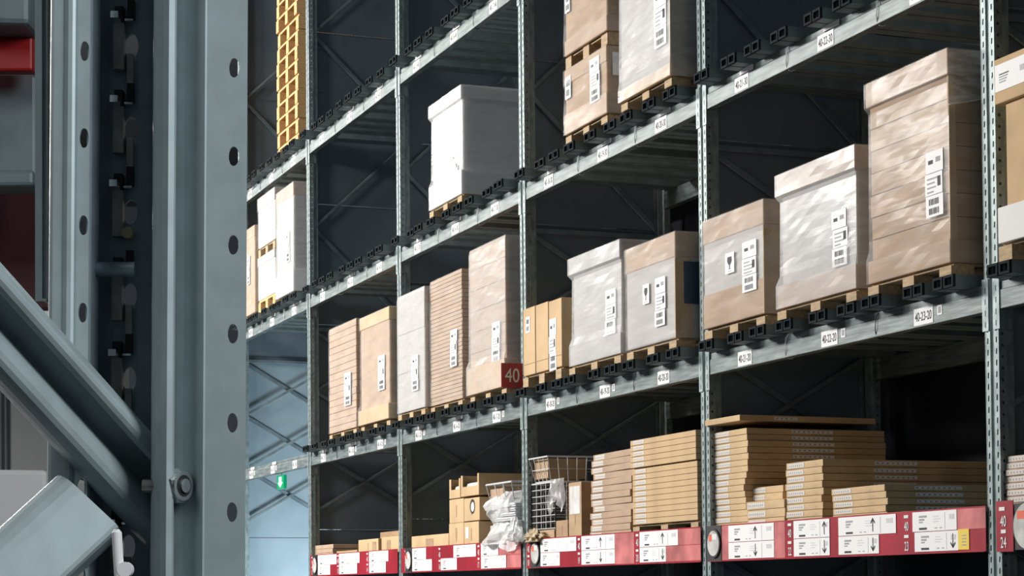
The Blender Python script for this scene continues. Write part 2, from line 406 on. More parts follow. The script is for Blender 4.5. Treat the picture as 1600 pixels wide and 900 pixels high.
for bay, lv in [(b, 20) for b in (-1, 0, 1, 2, 3)]+[(b, 30) for b in (0, 1, 2, 3, 4)]+[(b, 40) for b in (2, 3, 4)]:
    for k, fr in enumerate(FRS):
        if bay == -1 and k > 4: continue
        random.seed(bay*100+lv+k)
        jit = random.uniform(-.02, .02)*(1 if lv > 20 else .3)
        loc = (X0-(bay+fr)*BAY+jit, YP+random.uniform(-.012, .012), LEVELS[lv]+BH)
        lab = 'grey pallet support, %s from left, on the %s beam %s' % (ordinal(k), GAP[lv], BAYN[bay])
        if sup is None:
            sup = support_mesh(); sup.location = loc; tag(sup, lab, 'pallet support', 'pallet supports across the rack beams')
        else:
            c = sup.copy(); COL.objects.link(c); c.location = loc; c['label'] = lab

# ------------------------------------------------------------------ pallets
_pal = {}
def pallet(loc, wx, dy, label, h=.055, kind='low', group='low pallets under the wrapped loads'):
    """origin: front left bottom"""
    key = (round(wx, 2), round(dy, 2), h, kind)
    mt = 'wood2' if kind == 'tall' else 'wood'
    if key in _pal: return dup(_pal[key], loc, label, group)
    t = empty('pallet', loc, label, 'pallet', group)
    dk = .012 if kind == 'low' else .022; bb = .0 if kind == 'low' else .020
    d = MB(); n = 5
    for k in range(n):
        y0 = dy*k/n+.008; d.box((.006 if kind == 'low' else 0, y0+(.012 if kind == 'low' and k == 0 else 0), h-dk), (wx-(.012 if kind == 'low' else 0), y0+dy/n-.016, h))
    d.build('deck', mt, t, bevel=.002)
    for ix in range(3):
        for iy in range(3):
            bw = .095; x = (wx-bw)*ix/2; y = (dy-.12)*iy/2
            MB().box((x, y, bb), (x+bw, y+.12, h-dk)).build('block', mt, t)
    if bb:
        for ix in range(3):
            x = (wx-.095)*ix/2; MB().box((x, 0, 0), (x+.095, dy, bb)).build('bottom_board', mt, t)
    _pal[key] = t; return t

# ------------------------------------------------------------------ shipping labels
def ship_label(parent, x0, x1, z0, z1, y, base, pieces=3, name='shipping_label'):
    """white paper strip on a front face (facing -y), local coordinates"""
    b = MB(); wv = x1-x0; hv = z1-z0; q = hv/pieces
    for k in range(pieces):
        a = z0+k*q; j = random.uniform(-.05, .05)*wv
        b.box((x0+j, y-.0018, a+.002), (x1+j, y, a+q-.001), 0)
        yy = y-.0024
        if k % 3 == 0:
            for r_ in range(2):
                zz = a+q*(.14+.42*r_); xx = x0+j+wv*.18
                while xx < x0+j+wv*.78:
                    bw = random.choice((.004, .006, .009)); b.box((xx, yy, zz), (min(xx+bw, x1+j-.005), y-.0017, zz+q*.28), 1); xx += bw+random.choice((.003, .005))
        elif k % 3 == 1:
            for r_ in range(4):
                zz = a+q*(.12+.2*r_); b.box((x0+j+wv*.12, yy, zz), (x0+j+wv*random.uniform(.5, .85), y-.0017, zz+q*.07), 2)
            b.box((x0+j+wv*.72, yy, a+q*.35), (x0+j+wv*.9, y-.0017, a+q*.8), 1)
        else:
            b.box((x0+j+wv*.15, yy, a+q*.42), (x0+j+wv*.42, y-.0017, a+q*.6), 1); b.box((x0+j+wv*.58, yy, a+q*.45), (x0+j+wv*.85, y-.0017, a+q*.68), 2)
    return b.build(name, ['paper', 'ink', 'gink'], parent)
def glass_mark(parent, x0, x1, z0, z1, y):
    b = MB().box((x0, y-.0018, z0), (x1, y, z1), 0); cx = (x0+x1)/2; h = z1-z0; wv = x1-x0; yy = y-.0026
    prof = [(-.22, .80), (.22, .80), (.26, .60), (.16, .46), (.05, .40), (.04, .24), (.16, .20), (-.16, .20), (-.04, .24), (-.05, .40), (-.16, .46), (-.26, .60)]
    b.extrude([(a*wv, c*h+z0) for a, c in prof], (cx, yy, 0), (cx, y-.0017, 0), EX, EZ, 1)
    b.box((cx-.2*wv, yy, z0+.08*h), (cx+.2*wv, y-.0017, z0+.11*h), 2)
    return b.build('fragile_label', ['paper', 'ink', 'gink'], parent)

# ------------------------------------------------------------------ wrapped loads
def ring_film(parent, x0, x1, y0, y1, prof, mt, amp=.003, seed=1, name='stretch_film'):
    """prof: list of (z, outset)"""
    random.seed(seed); b = MB(); N = 9; zz = []
    for (za, oa), (zb, ob) in zip(prof[:-1], prof[1:]):
        n = max(1, int(abs(zb-za)/.035))
        for k in range(n): t = k/n; zz.append((za+(zb-za)*t, oa+(ob-oa)*t))
    zz.append(prof[-1]); rings = []
    ph = [random.uniform(0, 6) for _ in range(6)]
    for z, o in zz:
        X_0, X_1, Y_0, Y_1 = x0-o, x1+o, y0-o, y1+o; pts = []
        def jit(u): return amp*(.5+.25*math.sin(u*7+z*31+ph[0])+.25*math.sin(u*17-z*13+ph[1]))+random.uniform(0, amp*.5)
        for k in range(N): u = k/N; pts.append((X_0+(X_1-X_0)*u, Y_0-(jit(u) if k else 0), z))
        for k in range(N): u = k/N; pts.append((X_1+(jit(u+2) if k else 0), Y_0+(Y_1-Y_0)*u, z))
        for k in range(N): u = k/N; pts.append((X_1-(X_1-X_0)*u, Y_1+.003, z))
        for k in range(N): u = k/N; pts.append((X_0-(jit(u+5) if k else 0), Y_1-(Y_1-Y_0)*u, z))
        rings.append(pts)
    n = 4*N
    for r in rings: b.v += r
    for a in range(len(rings)-1):
        for k in range(n):
            b.f.append((a*n+k, a*n+(k+1) % n, (a+1)*n+(k+1) % n, (a+1)*n+k)); b.mi.append(0)
    return b.build(name, mt, parent, smooth=False)

def load(label, Lp, Rp, zch, depth=.95, Yf=YP, body='cardd', lid=0, lidm='cardp', lido=.016, skirt=0, skirtm='cardp', skirto=.014,
         film='film', layers=0, labels=(), glass=(), corner=0, pal='low', group='film-wrapped pallet loads', seed=1, ztop=None, taper=0,
         inset=0, palab=None, name='wrapped_load', cat='wrapped load', palh=.055, width=None, zb=None, topin=0):
    xa, za = at(*Lp, Yf); xb, z2 = at(*Rp, Yf); zt = ztop if ztop else (za+z2)/2
    if width: xa = xb-width
    random.seed(seed)
    wv = xb-xa; xm = (xa+xb)/2; zlow = zb if zb is not None else zch
    if pal: pallet((xa, Yf, zlow), wv, depth, palab or ('pallet under the '+label), h=palh, kind=pal)
    zB = zlow+(palh if pal else 0)
    t = empty(name, (xm, Yf+depth/2, zB), label, cat, group)
    h = zt-zB; x0, x1, y0, y1 = -wv/2, wv/2, -depth/2, depth/2
    i_ = inset
    b = MB()
    if layers:
        q = (h-lid*.98)/layers
        for k in range(layers):
            j = random.uniform(-.004, .004); j2 = random.uniform(-.004, .004)
            b.box((x0+i_+j, y0+i_+abs(j2), k*q+.0012), (x1-i_+j, y1, (k+1)*q-.0018))
        b.box((x0+i_+.012, y0+i_+.012, .003), (x1-i_-.012, y1-.01, h-lid*.98-.004))
        b.build('carton_body', body, t, bevel=.0025)
    else:
        b.box((x0+i_, y0+i_, 0), (x1-i_, y1, h-.001 if not lid else h-lid*.5)).build('carton_body', body, t, bevel=.012)
    if lid: MB().box((x0+i_-lido, y0+i_-lido, h-lid), (x1-i_+lido, y1+lido*.5, h)).build('lid', lidm, t, bevel=.008)
    if skirt: MB().box((x0+i_-skirto, y0+i_-skirto, 0.0), (x1-i_+skirto, y1, skirt)).build('bottom_tray', skirtm, t, bevel=.008)
    if film:
        e = .005-i_
        pr = []
        if skirt: pr += [(.001, e+skirto), (skirt, e+skirto), (skirt+.05, e+.004)]
        else: pr += [(.001, e+.002), (.05, e)]
        if lid: pr += [(h-lid-.03, e), (h-lid+.002, e+lido), (h-.004, e+lido), (h+.004, e+lido-.012)]
        else: pr += [(h-.03, e), (h+.002, e-.008)]
        ring_film(t, x0, x1, y0, y1, pr, film, seed=seed)
    fy = y0+i_-.010
    if corner: MB().box((x1-i_-.005, y0+i_-.006, .0), (x1-i_+.006, y0+i_+corner, h-lid-.002)).build('corner_board', 'edge', t, bevel=.002)
    for (px0, px1, py0, py1, pc) in labels:
        cx = (px0+px1)/2; a, z_1 = at(px0, (py0+py1)/2, Yf); c, z_0 = at(px1, (py0+py1)/2, Yf); _, zu = at(cx, py0, Yf); _, zd = at(cx, py1, Yf)
        ship_label(t, a-xm, c-xm, zd-zB, zu-zB, fy, 0, pc)
    for (px0, px1, py0, py1) in glass:
        cx = (px0+px1)/2; a, _ = at(px0, (py0+py1)/2, Yf); c, _ = at(px1, (py0+py1)/2, Yf); _, zu = at(cx, py0, Yf); _, zd = at(cx, py1, Yf)
        glass_mark(t, a-xm, c-xm, zd-zB, zu-zB, fy)
    return t
Z20, Z30, Z40 = L20+BH+CH, L30+BH+CH, L40+BH+CH
ld = load
A = ld('brown film-wrapped carton with glass mark, right of the second post', (1099, 345), (1193, 311), Z20, lid=.135, lido=.004, body='greyc', skirt=.19, skirtm='cardd', skirto=.004, labels=[(1162, 1184, 376, 456, 3)], glass=[(1136, 1150, 395, 427)], corner=.09, seed=3)
B = ld('pale grey wrapped carton with overhanging lid between two brown ones', (1212, 275), (1335, 224), Z20, lid=.115, inset=.02, lido=.02, body='greyc', lidm='cardp', skirt=.12, skirto=.02, film='film2', labels=[(1298, 1321, 327, 416, 3)], seed=4)
C_ = ld('tallest brown layered load with a lid beside the nearest post', (1352, 133), (1480, 72), Z20, lid=.120, inset=.014, lido=.015, body='cardd', skirt=.11, skirtm='cardd', layers=8, labels=[(1445, 1472, 235, 339, 3)], seed=5, corner=.03)
# loose film drawn tight from the lid corner of that load
xr, _ = at(1480, 100, YP)
fl = MB(); p0 = (.0, 0, .0); N = 7
xr += .006
za = at(1480, 78, YP)[1]; zc = at(1480, 165, YP)[1]
for k in range(N):
    a0, a1 = k/N, (k+1)/N
    def pt(u, v): # u along depth, v top->bottom edge
        zt = za; zbm = zc+(za-.10-zc)*u*1.0
        return (xr+.012+.004*math.sin(v*19+u*7), YP-.006+u*.62, zt+(zbm-zt)*v)
    for q in range(6): fl.quad(pt(a0, q/6), pt(a1, q/6), pt(a1, (q+1)/6), pt(a0, (q+1)/6))
fo = fl.build('loose_film', 'filmc'); fo.parent = C_; fo.location = (-C_.location.x, -C_.location.y, -C_.location.z)
th = MB(); th.path([(xr+.014, YP-.006, zc), (xr+.016, YP+.3, (zc+za-.10)/2-.01), (xr+.014, YP+.614, za-.10)], .0035, 5)
fo = th.build('film_edge', 'bag', C_); fo.location = (-C_.location.x, -C_.location.y, -C_.location.z)

# near bay, right edge of the picture
D_ = ld('orange-brown lidded carton at the right edge of the picture, above the 24 plate', (1557, 94), (1557, 94), Z20, lid=.19, inset=.03, lido=.03, body='card2', lidm='card2', film=None, skirt=0, seed=8, ztop=at(1557, 96, YP)[1], width=-.8) if False else None
def near_carton():
    xa, zt = at(1556, 95, YP); wv = .80; dp = .95; zB = Z20+.075
    pallet((xa, YP, Z20), wv, dp, 'low wooden pallet under the lidded carton at the right edge', h=.075)
    t = empty('lidded_carton', (xa+wv/2, YP+dp/2, zB), 'orange-brown carton with overhanging lid and white base at the right edge', 'carton')
    h = zt-zB; zl = at(1556, 166, YP)[1]-zB; zw = at(1558, 326, YP)[1]-zB
    x0, x1, y0, y1 = -wv/2, wv/2, -dp/2, dp/2
    MB().box((x0+.05, y0+.01, 0), (x1-.03, y1, h-.01)).build('carton_body', 'card2', t, bevel=.006)
    MB().box((x0, y0-.012, zl), (x1, y1, h)).build('lid', 'card2', t, bevel=.006)
    MB().box((x0+.004, y0-.006, .0), (x1, y1, zw)).build('white_base', 'whitec', t, bevel=.004)
    a = at(1559, 120, YP)[0]-t.location.x
    l = MB().box((a, y0-.0142, at(1559, 146, YP)[1]-zB), (a+.34, y0-.0122, at(1559, 104, YP)[1]-zB), 0)
    for k in range(4): l.box((a+.03, y0-.0148, h-.075-k*.011), (a+.03+.07*(1-.1*k), y0-.0141, h-.070-k*.011), 2 if k else 1)
    for k in range(8): l.box((a+.18+k*.008, y0-.0148, h-.09), (a+.183+k*.008, y0-.0141, h-.065), 2)
    l.build('printed_label', ['paper', 'ink', 'gink'], t)
near_carton()

# bay 18 to 20, level 20
E = []
xe = [817, 836.5, 857, 878]; ye = [484.5, 477, 470, 464]
xa = at(817.5, 590, YP)[0]; xb = at(877, 574, YP)[0]
pallet((xa, YP, Z20), xb-xa, .9, 'low wooden pallet under the three slim golden cartons', h=.075)
for k in range(3):
    a = at(xe[k], ye[k], YP)[0]; b = at(xe[k+1], ye[k+1], YP)[0]; zt = at(xe[k+1], ye[k+1], YP)[1]; zB = Z20+.075
    t = empty('slim_carton', ((a+b)/2, YP+.45, zB), ['left slim golden carton beside the red 40 sign', 'middle slim golden carton of the three beside the 40 sign', 'right slim golden carton with the long label, beside the grey wrapped load'][k], 'carton', 'slim cartons above 40-18-20')
    wv = b-a; h = zt-zB
    MB().box((-wv/2+.002, -.45, 0), (wv/2-.002, .45, h), sk=(0, 0)).build('carton_body', 'card2', t, bevel=.005)
    MB().box((wv/2-.012, -.452, .002), (wv/2-.004, -.4505, h-.002)).build('strap', 'edge', t)
    MB().box((-wv/2+.002, -.4525, .075), (wv/2-.002, -.4503, .079)).build('seam_tape', 'cardd', t)
    if k == 0: ship_label(t, -wv/2+.05, -wv/2+.13, h-.17, h-.06, -.4505, 0, 1)
    if k == 2: ship_label(t, -wv/2+.01, -wv/2+.13, h-.46, h-.12, -.4505, 0, 3)
F_ = ld('pale grey lidded load between slim cartons and glass-marked carton', (888, 405), (968, 373), Z20, lid=.11, inset=.022, lido=.022, lidm='greyc', body='greyc', skirt=.13, skirto=.018, skirtm='greyc', film='film2', labels=[(943, 959, 452, 523, 3)], seed=11)
G_ = ld('brown-grey wrapped carton with glass mark left of the second post', (978, 388), (1055, 363), Z20, lid=.15, lido=.004, body='greyc', film='film', labels=[(1026, 1042, 433, 510, 3)], glass=[(1007, 1017, 444, 475)], corner=.10, seed=12)
xg, zg = at(1055, 363, YP)
y_a, z_a = atx(1069, 408, xg+.012); y_b, z_b = atx(1093, 475, xg+.012)
o = MB().box((xg+.008, y_a, z_b), (xg+.011, y_a+.42, z_a)).build('dark_blue_sheet', 'blue', G_); o.location = -G_.location

# bays 12 to 17, level 20
ld('leftmost tall wrapped load of the long lower row', (514, 515), (556, 497), Z20, Yf=D0-.06, body='cardp', film='film', layers=16, labels=[(540, 550, 582, 634, 3)], seed=21)
ld('tall brown wrapped load with golden lid and golden bottom tray', (563.5, 496), (608.5, 480), Z20, Yf=D0-.04, body='cardp', lid=.11, lidm='card2', lido=.008, skirt=.13, skirtm='card2', skirto=.02, labels=[(593, 603, 555, 610, 3)], seed=22)
ld('plain tall wrapped load just right of the fourth post', (621, 463), (663, 449), Z20, Yf=YP, body='greyc', film='film2', labels=[(645, 655, 555, 611, 3)], seed=23, layers=3)
ld('tall wrapped load of many thin books-like layers', (672, 440), (721, 420), Z20, Yf=D0-.06, body='cardp', film='film', layers=32, labels=[(706, 716, 515, 573, 3)], seed=24)
ld('tallest wrapped load with sagging film, behind the red square sign', (733.5, 392), (789.5, 367.5), Z20, Yf=D0-.05, body='cardp', film='film2', layers=7, labels=[(771, 783, 503, 566, 3)], seed=25, skirt=.20, skirtm='card2', skirto=.02)
# level 30
ld('brown wrapped load cut off by the big foreground post', (385, 358), (398, 353), Z30, Yf=D0-.02, body='cardp', lid=.12, lidm='cardp', lido=.004, film='film', labels=[(388, 392, 400, 445, 3)], seed=31, width=.60)
zmid = at(431, 385, D0-.02)[1]
N2b = ld('lower white load of the double stack beside the foreground post', (403.5, 384), (429.5, 376), Z30, Yf=D0-.02, body='whitec', lid=.09, lidm='greyc', lido=.006, film='film', ztop=zmid-.01, seed=32, palh=.144, pal='tall', palab='orange pallet under the lower white load')
N2t = ld('upper white load of the double stack with a pale lid', (403.5, 311), (429.5, 292), Z30, Yf=D0-.02, body='whitec', lid=.13, lidm='greyc', lido=.006, film='film', seed=33, zb=zmid-.008, palh=.09, palab='low pallet between the two stacked white loads')
N3 = ld('light grey load with sagging film foot beside the fifth post', (432.5, 298), (459, 288), Z30, Yf=D0-.02, body='greyc', lid=.13, lidm='cardp', lido=.004, film='film2', seed=34, labels=[(449, 454, 362, 410, 3)], skirt=.22, skirto=.012, skirtm='whitec')
ld('lone white wrapped load standing alone on the middle beam', (670, 165), (720, 133), Z30, body='whitec', lid=.10, inset=.02, lido=.02, lidm='whitec', film='film2', skirt=.18, skirtm='whitec', skirto=.02, labels=[(705, 713, 238, 285, 3)], seed=35)
zq = at(950, 60, YP)[1]
Q1 = ld('lower brown carton of the double stack at the top', (883, 95), (948, 70), Z30, body='cardd', lid=.10, lidm='card', lido=.006, film='film', skirt=.13, skirtm='cardp', skirto=.006, labels=[(924, 939, 90, 160, 3), (885.5, 894, 120, 155, 1)], ztop=at(948, 70, YP)[1], seed=36)
Q2 = ld('upper brown carton of the double stack at the top', (883, 0), (948, -40), Z30, body='cardd', lid=0, film='film', skirt=.10, skirtm='cardp', skirto=.006, labels=[(885.5, 893, -10, 20, 1)], ztop=at(948, -70, YP)[1], seed=37, zb=at(948, 70, YP)[1]+.002, palh=.085, palab='low pallet between the two brown cartons at the top')
xq = at(948, 90, YP)[0]; yq, zz1 = atx(957, 81, xq+.01); yq2, zz2 = atx(968, 118, xq+.01)
sl = MB().box((0, 0, zz2), (.002, .3, zz1), 0)
for k in range(2): sl.box((.002, .05, zz2+.03+k*.07), (.0026, .16, zz2+.075+k*.07), 1)
o = sl.build('side_label', ['paper', 'ink'], Q1); o.location = (xq+.010-Q1.location.x, yq-Q1.location.y, -Q1.location.z)
R_ = ld('big white-film load with a tan corner board left of the second post', (969, 0), (1047, -30), Z30, Yf=YP-.02, body='greyc', film='film2', skirt=.07, skirtm='card2', skirto=.01, labels=[(1024, 1043, -20, 74, 3)], ztop=at(1047, -60, YP)[1], corner=.10, seed=38)

# orange pallet tower on the top level
YT = D0+.02; xt = at(464, 200, YT)[0]
for k in range(12):
    random.seed(k+60)
    pallet((xt-.80+random.uniform(-.012, .012), YT+random.uniform(0, .02), Z40+k*.1455), .80, .95, 'bare orange wooden pallet, %s from the bottom of the tower' % ordinal(k), h=.144, kind='tall', group='tower of bare pallets on the top level')

# ------------------------------------------------------------------ picking shelf and red strip
YS = D0-.012
def shelf_strip(bay, whites, nums, pinks, yellow=(), arrows=(), disc=None, plate=None):
    xl, xr = UX(bay+1)+.052, UX(bay)-.052
    bm = empty('shelf_strip', ((xl+xr)/2, YS, L10B), 'red strip with white labels along the picking shelf, %s' % BAYN[bay], 'label strip', 'red label strips'); xm = (xl+xr)/2
    MB().box((xl-xm, 0, 0), (xr-xm, .003, L10T-L10B)).box((xl-xm, -.008, -.003), (xr-xm, .003, 0)).build('strip_board', 'red', bm)
    def X(px): return at(px, 850, YS)[0]-xm
    rows = {0: (.100, .190), 1: (.008, .097)}
    for (a, b, r) in pinks:
        z0_, z1_ = rows[r] if r < 2 else (.004, .192); MB().box((X(a), -.0012, z0_), (X(b), -.0002, z1_)).build('pink_sleeve', 'pink', bm)
    for (a, b, r) in whites:
        z0_, z1_ = rows[r]; xa_, xb_ = X(a), X(b); q = MB().box((xa_, -.0030, z0_), (xb_, -.0014, z1_), 0); wv = xb_-xa_; h = z1_-z0_; y1 = -.0029; y0 = -.0036
        u = xa_+wv*.10
        q.box((u+.02, y0, z0_+h*.70), (u+.085, y1, z0_+h*.80), 2); q.box((u+.02, y0, z0_+h*.55), (u+.065, y1, z0_+h*.64), 2); q.box((u+.02, y0, z0_+h*.43), (u+.05, y1, z0_+h*.50), 2)
        q.box((u+.02, y0, z0_+h*.08), (u+.085, y1, z0_+h*.19), 1)
        for kk in range(3): q.box((xa_+wv*.48, y0, z0_+h*(.45+.13*kk)), (xa_+wv*(.60+.04*(kk % 2)), y1, z0_+h*(.49+.13*kk)), 3)
        q.box((xa_+wv*.84, y0, z0_+h*.55), (xa_+wv*.95, y1, z0_+h*.80), 3)
        if wv > .3:
            q.box((u+.15, y0, z0_+h*.12), (u+.17, y1, z0_+h*.17), 2); q.box((u+.19, y0, z0_+h*.12), (u+.21, y1, z0_+h*.17), 2)
            q.box((xa_+wv*.74, y0, z0_+h*.05), (xa_+wv*.745, y1, z0_+h*.9), 2)
        q.build('price_label', ['paper', 'ink', 'gink', 'faint'], bm)
    for (px, r) in arrows:
        z0_, z1_ = rows[r]; x = X(px); s = 1 if r == 0 else -1; zc = (z0_+z1_)/2; q = MB()
        q.box((x-.003, -.0042, zc-.032), (x+.003, -.0034, zc+.032), 0); tp = zc+s*.034
        for e in (-1, 1): q.quad((x, -.0042, tp), (x, -.0042, tp-s*.012), (x+e*.019, -.0042, tp-s*.029), (x+e*.019, -.0042, tp-s*.020))
        q.build('arrow', 'ink', bm)
    for (a, b, r) in yellow:
        z0_, z1_ = rows[r]; q = MB().box((X(a), -.0030, z0_+.002), (X(b), -.0014, z1_+.004), 0)
        for k in range(4): q.box((X(a)+.03, -.0035, z0_+.02+k*.014), (X(b)-.02, -.0029, z0_+.025+k*.014), 1)
        q.build('yellow_label', ['yellow', 'gink'], bm)
    for (px, n) in nums:
        x = X(px); q = MB(); add_text(q, '40', (x, -.002, .128), .060, EX, EZ, 0, .62); add_text(q, n, (x, -.002, .036), .060, EX, EZ, 0, .62)
        q.box((x-.020, -.0022, .166), (x+.018, -.0004, .180)); q.box((x-.020, -.0022, .074), (x+.018, -.0004, .088))
        q.build('lettering', 'white', bm)
    if disc:
        a, b = disc; xc = (X(a)+X(b))/2; r = .088; dsc = MB(); zc = .098
        dsc.tube((xc, -.012, zc), (xc, -.0005, zc), r*.92, 32, 0); dsc.tube((xc, -.0135, zc), (xc, -.012, zc), r*.80, 32, 1)
        dsc.box((xc-.05, -.0140, zc+.012), (xc-.015, -.0135, zc+.05), 2); dsc.box((xc-.01, -.0140, zc+.02), (xc+.045, -.0135, zc+.052), 3)
        dsc.box((xc-.096, -.004, .0), (xc+.082, -.0032, .197), 0)
        dsc.build('round_disc', ['black', 'mirror', 'orange', 'white'], bm)
    return bm
shelf_strip(0, [(1139, 1210, 0), (1139, 1210, 1), (1241, 1297, 0), (1241, 1297, 1), (1311, 1401, 0), (1311, 1374, 1), (1427, 1496, 0), (1430, 1498, 1)],
            [(1234.5, '22'), (1417, '23')], [(1128, 1139, 2), (1210, 1227, 2), (1496, 1541, 0)], [(1498, 1515, 1)], [(1181, 0), (1181, 1), (1289, 0), (1289, 1), (1365, 0), (1365, 1), (1490, 1)], disc=(1107, 1128))
shelf_strip(1, [(844, 901, 0), (844, 875, 1), (909, 961, 0), (909, 961, 1), (1000, 1060, 0), (1000, 1041, 1)],
            [(905, '19'), (826, '18'), (996, '20')], [(961, 991, 2), (1060, 1095, 0), (1041, 1095, 1)], [], [(939, 0), (939, 1), (1036, 0), (1036, 1)], disc=(831, 845))
shelf_strip(2, [(644, 666, 0), (644, 675, 1), (709, 744, 0), (689, 714, 1), (752, 779, 0), (752, 791, 1)], [(687, '16'), (748, '17'), (634, '15')], [(780, 814, 0), (792, 814, 1)], [], [], disc=(635, 644))
shelf_strip(3, [(497, 526, 0), (497, 516, 1), (530, 562, 0), (530, 558, 1), (577, 607, 0), (577, 603, 1)], [(528, '13'), (574, '14'), (488, '12')], [], [], [], disc=(490, 496))
# the near bay only shows its first plate and disc
def near_strip():
    a = at(1557, 850, YS)[0]; t = empty('shelf_strip', (a+.6, YS, L10B), 'red plate reading 40 and 24 with a round disc at the right edge', 'label strip', 'red label strips')
    MB().box((-.6, 0, -.006), (-.6+.125, .004, .212)).build('number_plate', 'red', t)
    MB().box((-.47, .004, 0), (2.0, .008, .197)).build('strip_board', 'black', t)
    q = MB(); x = -.545; add_text(q, '40', (x, -.002, .125), .066, EX, EZ, 0, .66); add_text(q, '24', (x, -.002, .034), .066, EX, EZ, 0, .66)
    q.box((x-.03, -.0022, .170), (x+.012, -.0004, .186)); q.box((x-.018, -.0022, .073), (x+.018, -.0004, .089)); q.build('lettering', 'white', t)
    xc = -.365; zc = .100; dsc = MB(); dsc.tube((xc, -.006, zc), (xc, .004, zc), .105, 36, 0); dsc.tube((xc, -.0075, zc), (xc, -.006, zc), .098, 36, 1)
    dsc.box((xc-.07, -.0080, zc+.03), (xc-.02, -.0075, zc+.065), 2); dsc.box((xc-.015, -.0080, zc+.03), (xc+.06, -.0075, zc+.07), 3)
    dsc.build('round_disc', ['black', 'mirror', 'orange', 'white'], t)
near_strip()
for bay in (-1, 0, 1, 2, 3):
    xl, xr = UX(bay+1)+.052, UX(bay)-.052; xm = (xl+xr)/2
    t = empty('picking_shelf', (xm, D0+DEP/2, L10B), 'steel picking shelf deck behind the red strip, %s' % BAYN[bay], 'shelf', 'picking shelves')
    for yy in (-DEP/2, DEP/2-.05): MB().box((xl-xm, yy, .03), (xr-xm, yy+.05, .155)).build('beam_bar', 'beam', t)
    MB().box((xl-xm, -DEP/2+.002, .156), (xr-xm, DEP/2, .172)).build('deck', 'support', t)
ZS = L10B+.173

# ------------------------------------------------------------------ flat packs on the picking shelf
def flat_pack(x0, x1, y0, dp, z, h, label, group, mt='flat', st=(.05, .45), side=(.5, .75), rz=0, rx=0, sm='paper', cat='flat pack'):
    wv = x1-x0; t = empty('flat_pack', ((x0+x1)/2, y0+dp/2, z), label, cat, group, rz); t.rotation_euler.y = rx
    MB().box((-wv/2, -dp/2, .0008), (wv/2, dp/2, h-.001)).build('carton_body', mt, t, bevel=.002)
    if st:
        a, b = -wv/2+wv*st[0], -wv/2+wv*st[1]; q = MB().box((a, -dp/2-.0012, h*.18), (b, -dp/2-.0002, h*.82), 0); x = a+.01
        while x < b-.015: q.box((x, -dp/2-.0018, h*.35), (x+.008, -dp/2-.0011, h*.6), 1); x += .022
        q.build('printed_label', ['print', 'gink'], t)
    if side:
        a, b = -dp/2+dp*side[0], -dp/2+dp*side[1]; q = MB().box((wv/2+.0002, a, h*.28), (wv/2+.0012, b, h*.75), 0); y = a+.01
        while y < b-.02: q.box((wv/2+.001, y, h*.40), (wv/2+.0017, y+.012, h*.60), 1); y += .03
        q.build('printed_label', ['paper', 'gink'], t)
    return t
Y1 = D0+.03
def stack(px0, px1, pyt, n, dp, what, group, mt='flat', jx=.008, st=(.05, .45), side=(.22, .42), Y=Y1, pyb=None, xs=None, zbase=None, tilt=0, seed=0, lean=0):
    random.seed(seed); zt = at(px1, pyt, Y)[1]; zb = zbase if zbase is not None else ZS; xa, xb = at(px0, pyt+40, Y)[0], at(px1, pyt+40, Y)[0]
    h = (zt-zb)/n
    for k in range(n):
        j = random.uniform(-jx, jx); e = (xs[k] if xs and k < len(xs) else 0); c = random.uniform(-jx, jx)*.6
        flat_pack(xa+j+lean*k, xb+j+e+lean*k, Y+abs(c), dp, zb+k*h, h, '%s, %s' % (what, 'topmost' if k == n-1 else ordinal(n-1-k)+' from the top'), group, mt, st, side, rz=random.uniform(-.012, .012), rx=random.uniform(-tilt, tilt))
    return h
stack(1112, 1167, 668, 16, .86, 'brown flat pack in the tallest stack right of the second post', 'flat packs of the tallest stack', seed=1, st=(.04, .52), side=(.32, .62), xs=[-.0, -.0, -.0, -.03, -.03, -.03, -.03, -.02])
xa, z_ = at(1109, 664, Y1); zt = at(1150, 650, Y1)[1]
flat_pack(xa+.02, at(1150, 655, Y1-.05)[0], Y1-.04, .86, at(1112, 670, Y1)[1]+.012, .034, 'pale flat pack lying askew on the tallest stack', 'flat packs of the tallest stack', 'flat', None, (.25, .42), rz=.03)
stack(1166, 1225, 779, 3, .9, 'flat pack in the low stack between the two taller ones', 'flat packs of the low stack', seed=2, st=(.04, .5), side=None, Y=Y1-.01)
zb2 = at(1225, 779, Y1-.01)[1]
stack(1170, 1224, 757, 2, .8, 'upper flat pack on the low stack between taller ones', 'flat packs of the low stack', seed=3, st=(.04, .5), side=None, Y=Y1+.05, zbase=zb2+.004, tilt=.006)
stack(1227, 1284, 717, 9, 1.0, 'brown flat pack in the stack above the 22 plate', 'flat packs above the 22 plate', seed=4, st=(.05, .5), side=(.30, .55))
stack(1300, 1384, 756, 5, 1.02, 'long flat pack in the wide low stack above the 23 plate', 'flat packs above the 23 plate', seed=5, st=(.04, .38), side=(.16, .42), Y=Y1-.01)
flat_pack(at(1345, 800, Y1-.03)[0], at(1419, 796, Y1-.03)[0], Y1-.028, .015, ZS, .027, 'thin offcut flat pack standing at the front edge above the 23 plate', 'flat packs above the 23 plate', 'flat', (.55, .98), None)
